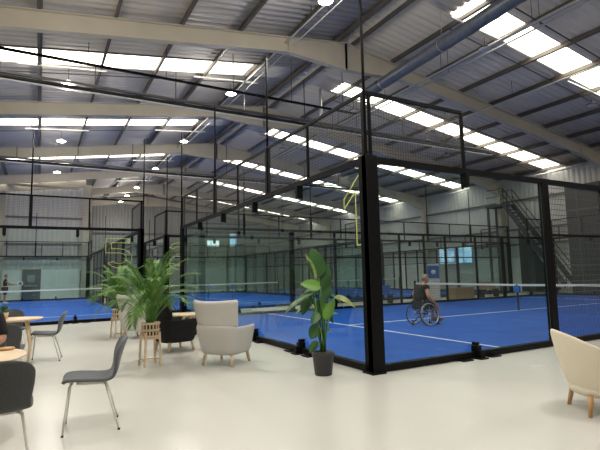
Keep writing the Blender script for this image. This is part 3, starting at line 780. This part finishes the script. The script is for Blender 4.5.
areca('feathery areca palm in a slatted wooden stand, nearer one, in front of the black armchair', (-2.50, 2.48, 0), 3, n=34, spread=.85, H=1.22)
areca('feathery areca palm in a slatted wooden stand, farther one, beside the half hidden grey armchair', (-2.42, 6.45, 0), 9, n=28, spread=.62, H=1.2)

# bird-of-paradise plant
t = thing('potted_bird_of_paradise', 'tall broad-leaved plant in a dark grey pot in front of the court glass', 'plant', (-.625, .32, 0), 0)
MB().lathe([(.112, 0), (.118, .01), (.150, .27), (.156, .275), (.158, .305), (.147, .305), (.143, .27), (0, .27)], n=36).build('pot', pot_m, t)
MB().lathe([(0, .27), (.143, .27), (.143, .282), (0, .288)], n=20).build('soil', soil_m, t)
Rv = Vector((r2.x, r2.y, 0)).normalized(); Fv = Vector((-Rv.y, Rv.x, 0))     # lateral and depth directions around the plant
def LP3(u, d, z): return Rv*u + Fv*d + Vector((0, 0, z))
# (base u,d,z) (tip u,d,z) width, side, material, droop
leaves = [((-.03, .02, 1.32), (-.12, .05, 1.74), .15, (.9, .35, .1), leaf_m, .0),
          ((-.07, -.04, 1.30), (-.22, -.06, 1.66), .055, (.5, -.7, .3), leaf_pale_m, .0),
          ((.0, .06, 1.24), (.10, .10, 1.52), .11, (1, .2, 0), leaf_m, .05),
          ((.02, .06, 1.16), (.14, .0, 1.36), .09, (1, .2, 0), leaf_m, .05),
          ((-.01, -.05, 1.18), (-.29, -.10, 1.27), .095, (.1, .5, .85), leaf_bright_m, .1),
          ((-.04, .05, 1.16), (-.24, .1, 1.14), .08, (.1, .7, .7), leaf_m, .1),
          ((-.13, 0, 1.08), (-.27, .02, .82), .11, (.8, .5, 0), leaf_m, .05),
          ((-.17, -.08, 1.06), (-.52, -.14, .93), .07, (.1, .9, .45), leaf_m, .25),
          ((-.10, .10, 1.02), (-.38, .1, .86), .06, (.2, .8, .5), leaf_bright_m, .2),
          ((-.02, .08, 1.02), (-.02, .12, .82), .085, (1, .2, 0), leaf_m, .0),
          ((.04, -.05, .74), (.17, -.10, 1.02), .085, (.85, .3, -.4), leaf_bright_m, .0),
          ((.05, -.02, .78), (.06, -.06, .98), .06, (.85, .3, -.2), leaf_bright_m, .0),
          ((-.10, -.06, 1.12), (-.36, -.14, 1.05), .06, (.1, .8, .6), leaf_m, .2),
          ((.03, -.06, .98), (.14, -.14, 1.16), .06, (.9, .2, .2), leaf_m, .0),
          ((.06, .10, .80), (.24, .16, .84), .05, (.2, .8, .5), leaf_bright_m, .2),
          ((.18, 0, 1.05), (.47, .0, .98), .06, (.2, .75, .65), leaf_pale_m, .3),
          ((.12, .08, 1.08), (.34, .20, .94), .06, (.1, .9, .3), leaf_m, .3),
          ((-.02, .05, 1.10), (.15, .1, 1.22), .07, (.5, .2, .8), leaf_m, .1),
          ((-.05, -.08, .68), (-.17, -.12, .50), .10, (.9, .3, 0), leaf_m, .0),
          ((-.06, -.12, .46), (-.19, -.18, .33), .075, (.8, .5, .2), leaf_m, .0),
          ((.05, .06, .58), (.17, .10, .58), .05, (.2, .9, .3), leaf_m, .3),
          ((.02, .05, .90), (.16, .1, .70), .06, (.6, .5, .5), leaf_m, .1),
          ((-.05, -.08, .84), (-.15, -.16, .70), .07, (1, .1, .1), leaf_m, .0)]
for i, (a, c, wv, sd, m, dr) in enumerate(leaves):
    A = LP3(*a); B_ = LP3(*c); root = LP3(.035*math.cos(i*2.4), .035*math.sin(i*2.4), .31)
    mid = root.lerp(A, .55)+Vector((0, 0, .04)); st = MB().tube([root, mid, A], [.010, .008, .005], 7).build('stem', leaf_bright_m if i % 3 == 0 else leaf_m, t)
    side = Rv*sd[0]+Fv*sd[1]+Vector((0, 0, sd[2]))
    b = MB(); leaf_blade(b, A, B_, side, wv, dr, n=12, fold=.22, shape=.5); b.build('leaf_blade', m, t, solid=.002, sub=1)

# ------------------------------------------------------------------ people
def skin_bm(verts, edges, radii, sub=2):
    me = bpy.data.meshes.new('tmp'); me.from_pydata([tuple(v) for v in verts], edges, []); o = bpy.data.objects.new('tmp', me); C.objects.link(o)
    md = o.modifiers.new('k', 'SKIN'); sv = me.skin_vertices[0].data
    for i, r in enumerate(radii):
        sv[i].radius = (r, r) if isinstance(r, (int, float)) else r; sv[i].use_root = (i == 0)
    md.use_smooth_shade = True; s = o.modifiers.new('s', 'SUBSURF'); s.levels = sub; s.render_levels = sub
    dg = bpy.context.evaluated_depsgraph_get(); dg.update(); ev = o.evaluated_get(dg); m2 = ev.to_mesh()
    bm = bmesh.new(); bm.from_mesh(m2); ev.to_mesh_clear(); bpy.data.objects.remove(o); bpy.data.meshes.remove(me)
    for f in bm.faces: f.smooth = True
    return bm
class Fig:
    def __init__(s): s.v = []; s.e = []; s.r = []
    def add(s, p, r, par=None):
        s.v.append(Vector(p)); s.r.append(r); i = len(s.v)-1
        if par is not None: s.e.append((par, i))
        return i
    def chain(s, pts, rs, par=None):
        out = []
        for p, r in zip(pts, rs): par = s.add(p, r, par); out.append(par)
        return out
def hand(F, wrist_i, wrist, d, n, s=1.0, curl=.5, thumb=1):
    """d: finger direction, n: palm normal (fingers curl towards it)"""
    d = Vector(d).normalized(); n = Vector(n).normalized(); l = d.cross(n).normalized()*thumb
    palm = F.add(Vector(wrist)+d*.05*s, (.030*s), wrist_i)
    for k, (o, ln) in enumerate(((.030, .070), (.010, .078), (-.010, .072), (-.029, .056))):
        b0 = Vector(wrist)+d*.088*s+l*o*s; a = curl; p = b0; i = F.add(p, .0095*s, palm)
        for j in range(3):
            dd = (d*math.cos(a)+n*math.sin(a)); p = p+dd*ln*s*(.45, .32, .23)[j]; i = F.add(p, (.0088, .008, .0065)[j]*s, i); a += curl*.9
    p = Vector(wrist)+d*.03*s+l*.034*s; i = F.add(p, .012*s, palm); p = p+(d*.6+l*.75+n*.2).normalized()*.035*s; i = F.add(p, .0105*s, i); F.add(p+(d*.9+l*.25+n*.35).normalized()*.03*s, .0085*s, i)
def head_parts(b, c, fwd, sc_=1.0):
    """ears, nose, chin, eyes on a head centred at c"""
    f = Vector(fwd).normalized(); l = Vector((-f.y, f.x, 0)); q = Matrix((l, f, Vector((0, 0, 1)))).transposed()
    c = Vector(c)
    b.ball(c, (.074, .094, .115), 18, q); b.ball(c+f*.03-Vector((0, 0, .06)), (.055, .062, .055), 14, q)
    b.ball(c+f*.098-Vector((0, 0, .012)), (.012, .018, .024), 10, q)
    for s in (-1, 1):
        b.ball(c+l*s*.076-Vector((0, 0, .008)), (.010, .020, .032), 10, q); b.ball(c+f*.084+l*s*.030+Vector((0, 0, .012)), (.013, .010, .008), 8, q)
    b.ball(c+f*.088-Vector((0, 0, .052)), (.024, .010, .007), 8, q)
def hair_cap(c, fwd, m, parent, r=(.080, .099, .118), full=.0):
    f = Vector(fwd).normalized(); l = Vector((-f.y, f.x, 0)); q = Matrix((l, f, Vector((0, 0, 1)))).transposed().to_4x4()
    b = MB(); b.ball((0, 0, 0), r, 18)
    dead = [v for v in b.bm.verts if v.co.z < .03+.55*v.co.y*1.0-.02 - full]
    bmesh.ops.delete(b.bm, geom=dead, context='VERTS')
    o = b.build('hair', m, parent, solid=.008); o.matrix_local = Matrix.Translation(c) @ q; return o
def person(name_label, loc, rz, spec, mats, group=None):
    t = thing('person', name_label, 'person', loc, rz, group)
    F = Fig(); r = F.add(spec['pelvis'], (.15, .11))
    sp = F.chain(spec['spine'], spec['spine_r'], r); hd = spec['head']; 
    nk = F.chain(spec['neck'], [.055, .052], sp[-1]); F.add(Vector(hd)-Vector((0, 0, .03)), .06, nk[-1])
    for i, k in enumerate(('armL', 'armR')):
        pts = spec[k]; ix = F.chain(pts, [.062, .050, .040, .028], sp[-1]); h = spec[k+'_hand']; hand(F, ix[-1], pts[-1], h[0], h[1], 1.0, h[2], h[3])
    for k in ('legL', 'legR'):
        F.chain(spec[k], [.092, .078, .058, .056, .042, .04, .03], r)
    b = MB(); b.bm.free(); b.bm = skin_bm(F.v, F.e, F.r); b.sm = True; head_parts(b, hd, spec['face'])
    b.build('body', mats['skin'], t)
    # shirt
    G = Fig(); r = G.add(Vector(spec['pelvis'])+Vector((0, 0, .05)), (.175, .135)); sp2 = G.chain(spec['spine'], [tuple(x*1.13+.005 for x in q) if isinstance(q, tuple) else q*1.13 for q in spec['spine_r']], r)
    for k in ('armL', 'armR'):
        a, b1 = Vector(spec[k][0]), Vector(spec[k][1]); G.chain([a, a.lerp(b1, .97 if spec.get('long') else .45)], [.082, .074], sp2[-1])
    b = MB(); b.bm.free(); b.bm = skin_bm(G.v, G.e, G.r); b.build('t_shirt', mats['shirt'], t)
    G = Fig(); r = G.add(spec['pelvis'], (.17, .13))
    for k in ('legL', 'legR'):
        p = [Vector(x) for x in spec[k]]; q = spec.get('short_to', 3); G.chain(p[:q], [.115, .10, .085, .075, .07][:q], r)
    b = MB(); b.bm.free(); b.bm = skin_bm(G.v, G.e, G.r); b.build('shorts', mats['short'], t)
    for k in ('legL', 'legR'):
        p = Vector(spec[k][-2]); q = Vector(spec[k][-1]); d = (q-p); d.z = 0; d.normalize(); l = Vector((-d.y, d.x, 0)); z0 = spec.get('sole', 0)
        b = MB(); c = (p+d*.05); b.ball((c.x, c.y, z0+.04), (.045, .135, .04), 16, Matrix((l, d, Vector((0, 0, 1)))).transposed()); b.ball((p.x, p.y, z0+.07), (.042, .05, .055), 12)
        b.build('shoe', mats['shoe'], t)
    if mats.get('hair'): hair_cap(hd, spec['face'], mats['hair'], t)
    return t
# wheelchair player: local +y is his heading
W = (4.58, 3.84, 0); WR = AZ(1, -.08)
t = thing('sports_wheelchair', 'dark sports wheelchair with cambered spoked wheels on the near blue court', 'wheelchair', W, WR)
for sx in (-1, 1):
    m = Matrix.Translation((sx*.27, 0, .305)) @ Matrix.Rotation(-sx*math.radians(10), 4, 'Y')
    ring = lambda r, x=0: [m @ Vector((x, r*math.cos(a*2*PI/32), r*math.sin(a*2*PI/32))) for a in range(32)]
    b = MB().tube(ring(.292), .014, 8, closed=True); wh = b.build('wheel', tyre_m, t)
    b = MB().tube(ring(.275), .008, 6, closed=True); b.build('rim', chrome_m, wh)
    b = MB().tube(ring(.262, sx*.035), .008, 6, closed=True); b.build('push_rim', chrome_m, wh)
    b = MB()
    for k in range(20):
        a = 2*PI*k/20; b.bar(m @ Vector((.015*(-1)**k, .02*math.cos(a), .02*math.sin(a))), m @ Vector((0, .27*math.cos(a+.3*(-1)**k), .27*math.sin(a+.3*(-1)**k))), .004)
    b.tube([m @ Vector((-.03, 0, 0)), m @ Vector((.03, 0, 0))], .028, 10); b.build('spokes', chrome_m, wh)
MB().tube([(-.27, 0, .305), (.27, 0, .305)], .016, 8).build('axle', black_m, t)
b = MB()
for sx in (-1, 1): b.tube([(sx*.19, -.16, .64), (sx*.19, -.14, .45), (sx*.19, .0, .34), (sx*.19, .26, .40), (sx*.15, .40, .20), (sx*.11, .44, .10)], .013, 8)
b.tube([(-.11, .44, .10), (.11, .44, .10)], .012, 8).tube([(-.19, -.16, .62), (.19, -.16, .62)], .012, 8).tube([(0, -.02, .305), (0, -.30, .10)], .012, 8); b.build('frame', black_m, t)
MB().box((-.2, -.15, .42), (.2, .26, .47)).build('seat', shirt_m, t, bevel=.015); MB().box((-.19, -.185, .45), (.19, -.155, .63)).build('backrest', shirt_m, t, bevel=.01)
MB().box((-.13, .38, .09), (.13, .52, .105)).build('footplate', black_m, t)
for p in ((-.16, .36, 0), (.16, .36, 0), (0, -.30, 0)):
    MB().tube([(p[0]-.012, p[1], .045), (p[0]+.012, p[1], .045)], .043, 14).tube([(p[0], p[1], .05), (p[0], p[1]-.02, .16)], .012, 6).build('caster', tyre_m, t)
sp_wc = dict(pelvis=(0, -.03, .56), spine=[(0, -.07, .68), (0, -.03, .84), (0, .04, .97)], spine_r=[(.165, .125), (.185, .13), (.19, .11)], neck=[(0, .08, 1.05), (0, .11, 1.10)], head=(0, .145, 1.19), face=(0.1, 1, 0),
    armL=[(-.19, .02, .98), (-.30, -.03, .76), (-.34, .08, .62), (-.33, .14, .57)], armR=[(.19, .02, .98), (.31, -.04, .76), (.35, .08, .62), (.34, .14, .57)],
    armL_hand=((.1, .6, -.7), (.6, 0, -.4), .45, 1), armR_hand=((-.1, .6, -.7), (-.6, 0, -.4), .45, -1),
    legL=[(-.09, .02, .55), (-.10, .20, .54), (-.10, .38, .52), (-.10, .42, .38), (-.09, .43, .24), (-.09, .42, .16), (-.09, .50, .14)],
    legR=[(.09, .02, .55), (.10, .20, .54), (.10, .38, .52), (.10, .42, .38), (.09, .43, .24), (.09, .42, .16), (.09, .50, .14)], short_to=3, sole=.105)
person('person in a black t-shirt seated in the wheelchair, seen from behind', W, WR, sp_wc, dict(skin=skin_m, shirt=shirt_m, short=short_m, shoe=shoe_m, hair=greyhair_m))
# standing player on the left court
sp_st = dict(pelvis=(0, 0, .95), spine=[(0, 0, 1.10), (0, .01, 1.25), (0, .02, 1.39)], spine_r=[(.15, .105), (.17, .11), (.17, .09)], neck=[(0, .02, 1.48), (0, .03, 1.54)], head=(0, .04, 1.64), face=(0, 1, 0),
    armL=[(-.18, .02, 1.41), (-.24, .04, 1.15), (-.18, .26, 1.10), (-.12, .34, 1.10)], armR=[(.18, .02, 1.41), (.22, .16, 1.20), (.20, .38, 1.14), (.18, .46, 1.13)],
    armL_hand=((.3, .9, 0), (0, 0, -1), .5, 1), armR_hand=((0, 1, 0), (0, 0, -1), .9, -1),
    legL=[(-.09, 0, .90), (-.10, .01, .70), (-.11, .02, .50), (-.11, .01, .35), (-.12, 0, .12), (-.12, 0, .07), (-.12, .09, .04)],
    legR=[(.09, 0, .90), (.11, .03, .70), (.13, .05, .50), (.13, .03, .35), (.14, .03, .12), (.14, .03, .07), (.14, .12, .04)], short_to=3)
ST = (-5.90, 28.6, .02)
person('person in dark shirt and shorts standing on the left court holding a racket', ST, AZ(1, .1), sp_st, dict(skin=skin_m, shirt=shirt_m, short=short_m, shoe=white_m, hair=hair_m))
t = thing('padel_racket', 'white round padel racket held out by the standing player', 'racket', (-5.33, 28.47, 1.15), 0)
MB().tube([(-.09, 0, -.02), (.10, 0, .0)], .016, 10).build('handle', black_m, t)
MB().tube([(.23+.125*math.cos(a*2*PI/28), 0, .05+.13*math.sin(a*2*PI/28)) for a in range(28)], .034, 8, closed=True).tube([(.10, 0, 0), (.13, 0, .01)], .02, 8).build('frame', white_m, t)
b = MB(); b.lathe([(0, -.012), (.11, -.012), (.11, .012), (0, .012)], n=24, m=Matrix.Translation((.23, 0, .05)) @ Matrix.Rotation(PI/2, 4, 'X')); b.build('face', mat('racket_face', (.18, .18, .18), .5), t)
# seated person at the nearer table, mostly outside the frame
sp_si = dict(pelvis=(0, -.02, .53), spine=[(0, 0, .68), (0, .04, .84), (0, .09, .98)], spine_r=[(.155, .115), (.175, .12), (.18, .10)], neck=[(0, .12, 1.07), (0, .14, 1.13)], head=(0, .17, 1.22), face=(0, 1, 0),
    armL=[(-.19, .09, 1.00), (-.25, .16, .80), (-.20, .38, .795), (-.15, .46, .785)], armR=[(.19, .09, 1.00), (.25, .16, .80), (.17, .38, .795), (.08, .44, .785)],
    armL_hand=((.5, .8, 0), (0, 0, -1), .22, 1), armR_hand=((-.7, .6, 0), (0, 0, -1), .22, -1),
    legL=[(-.09, .04, .52), (-.10, .22, .52), (-.11, .42, .50), (-.11, .44, .34), (-.11, .42, .12), (-.11, .41, .07), (-.11, .50, .04)],
    long=1, legR=[(.09, .04, .52), (.10, .22, .52), (.11, .42, .50), (.11, .44, .34), (.11, .42, .12), (.11, .41, .07), (.11, .50, .04)], short_to=4)
SIT = (-4.595, .42, 0); SR = AZ(-.12, -1)
person('person in a black top seated at the left edge, forearm on the nearer cafe table', SIT, SR, sp_si, dict(skin=skin_m, shirt=shirt_m, short=short_m, shoe=shoe_m, hair=hair_m))
shell_chair('charcoal felt shell chair the seated person sits on', felt_dark_m, SIT, SR, G_CH)

# ------------------------------------------------------------------ things beyond the near court
t = thing('storage_box', 'tan cardboard box in the walkway behind the near court', 'box', (14.6, 11.6, 0), .1)
MB().box((-.75, -.3, 0), (.75, .3, .55)).build('carton', box_m, t, bevel=.01); MB().box((-.76, -.03, .54), (.76, .03, .555)).build('packing_tape', top_m, t)
def bench(label, loc, rz, m):
    t = thing('bench', label, 'bench', loc, rz, 'benches in the walkway')
    MB().box((-.7, -.18, .40), (.7, .18, .46)).build('seat', m, t, bevel=.01)
    for x in (-.55, .55): MB().box((x-.03, -.16, 0), (x+.03, .16, .40)).build('leg', black_m, t)
    MB().box((-.7, .15, .46), (.7, .18, .80)).build('backrest', m, t, bevel=.01)
bench('blue bench in the walkway left of the wheelchair player', (9.3, 11.4, 0), 0, blue_m)
bench('tan topped bench in the walkway beyond the net', (16.6, 11.5, 0), 0, box_m)
t = thing('banner_stand', 'white upright banner with a blue emblem behind the near court', 'banner', (12.4, 11.2, 0), -.5)
MB().box((-.3, -.10, 0), (.3, .10, .06)).build('base', conduit_m, t); p = MB().box((-.28, -.012, .06), (.28, .012, 1.75)).build('sheet', white_m, t)
MB().box((-.28, -.018, 1.05), (.28, -.012, 1.65)).build('blue_panel', blue_m, p)
MB().lathe([(0, -.004), (.11, -.004), (.11, .004), (0, .004)], (0, -.022, 1.36), 20, Matrix.Rotation(PI/2, 4, 'X')).build('emblem', white_m, p)
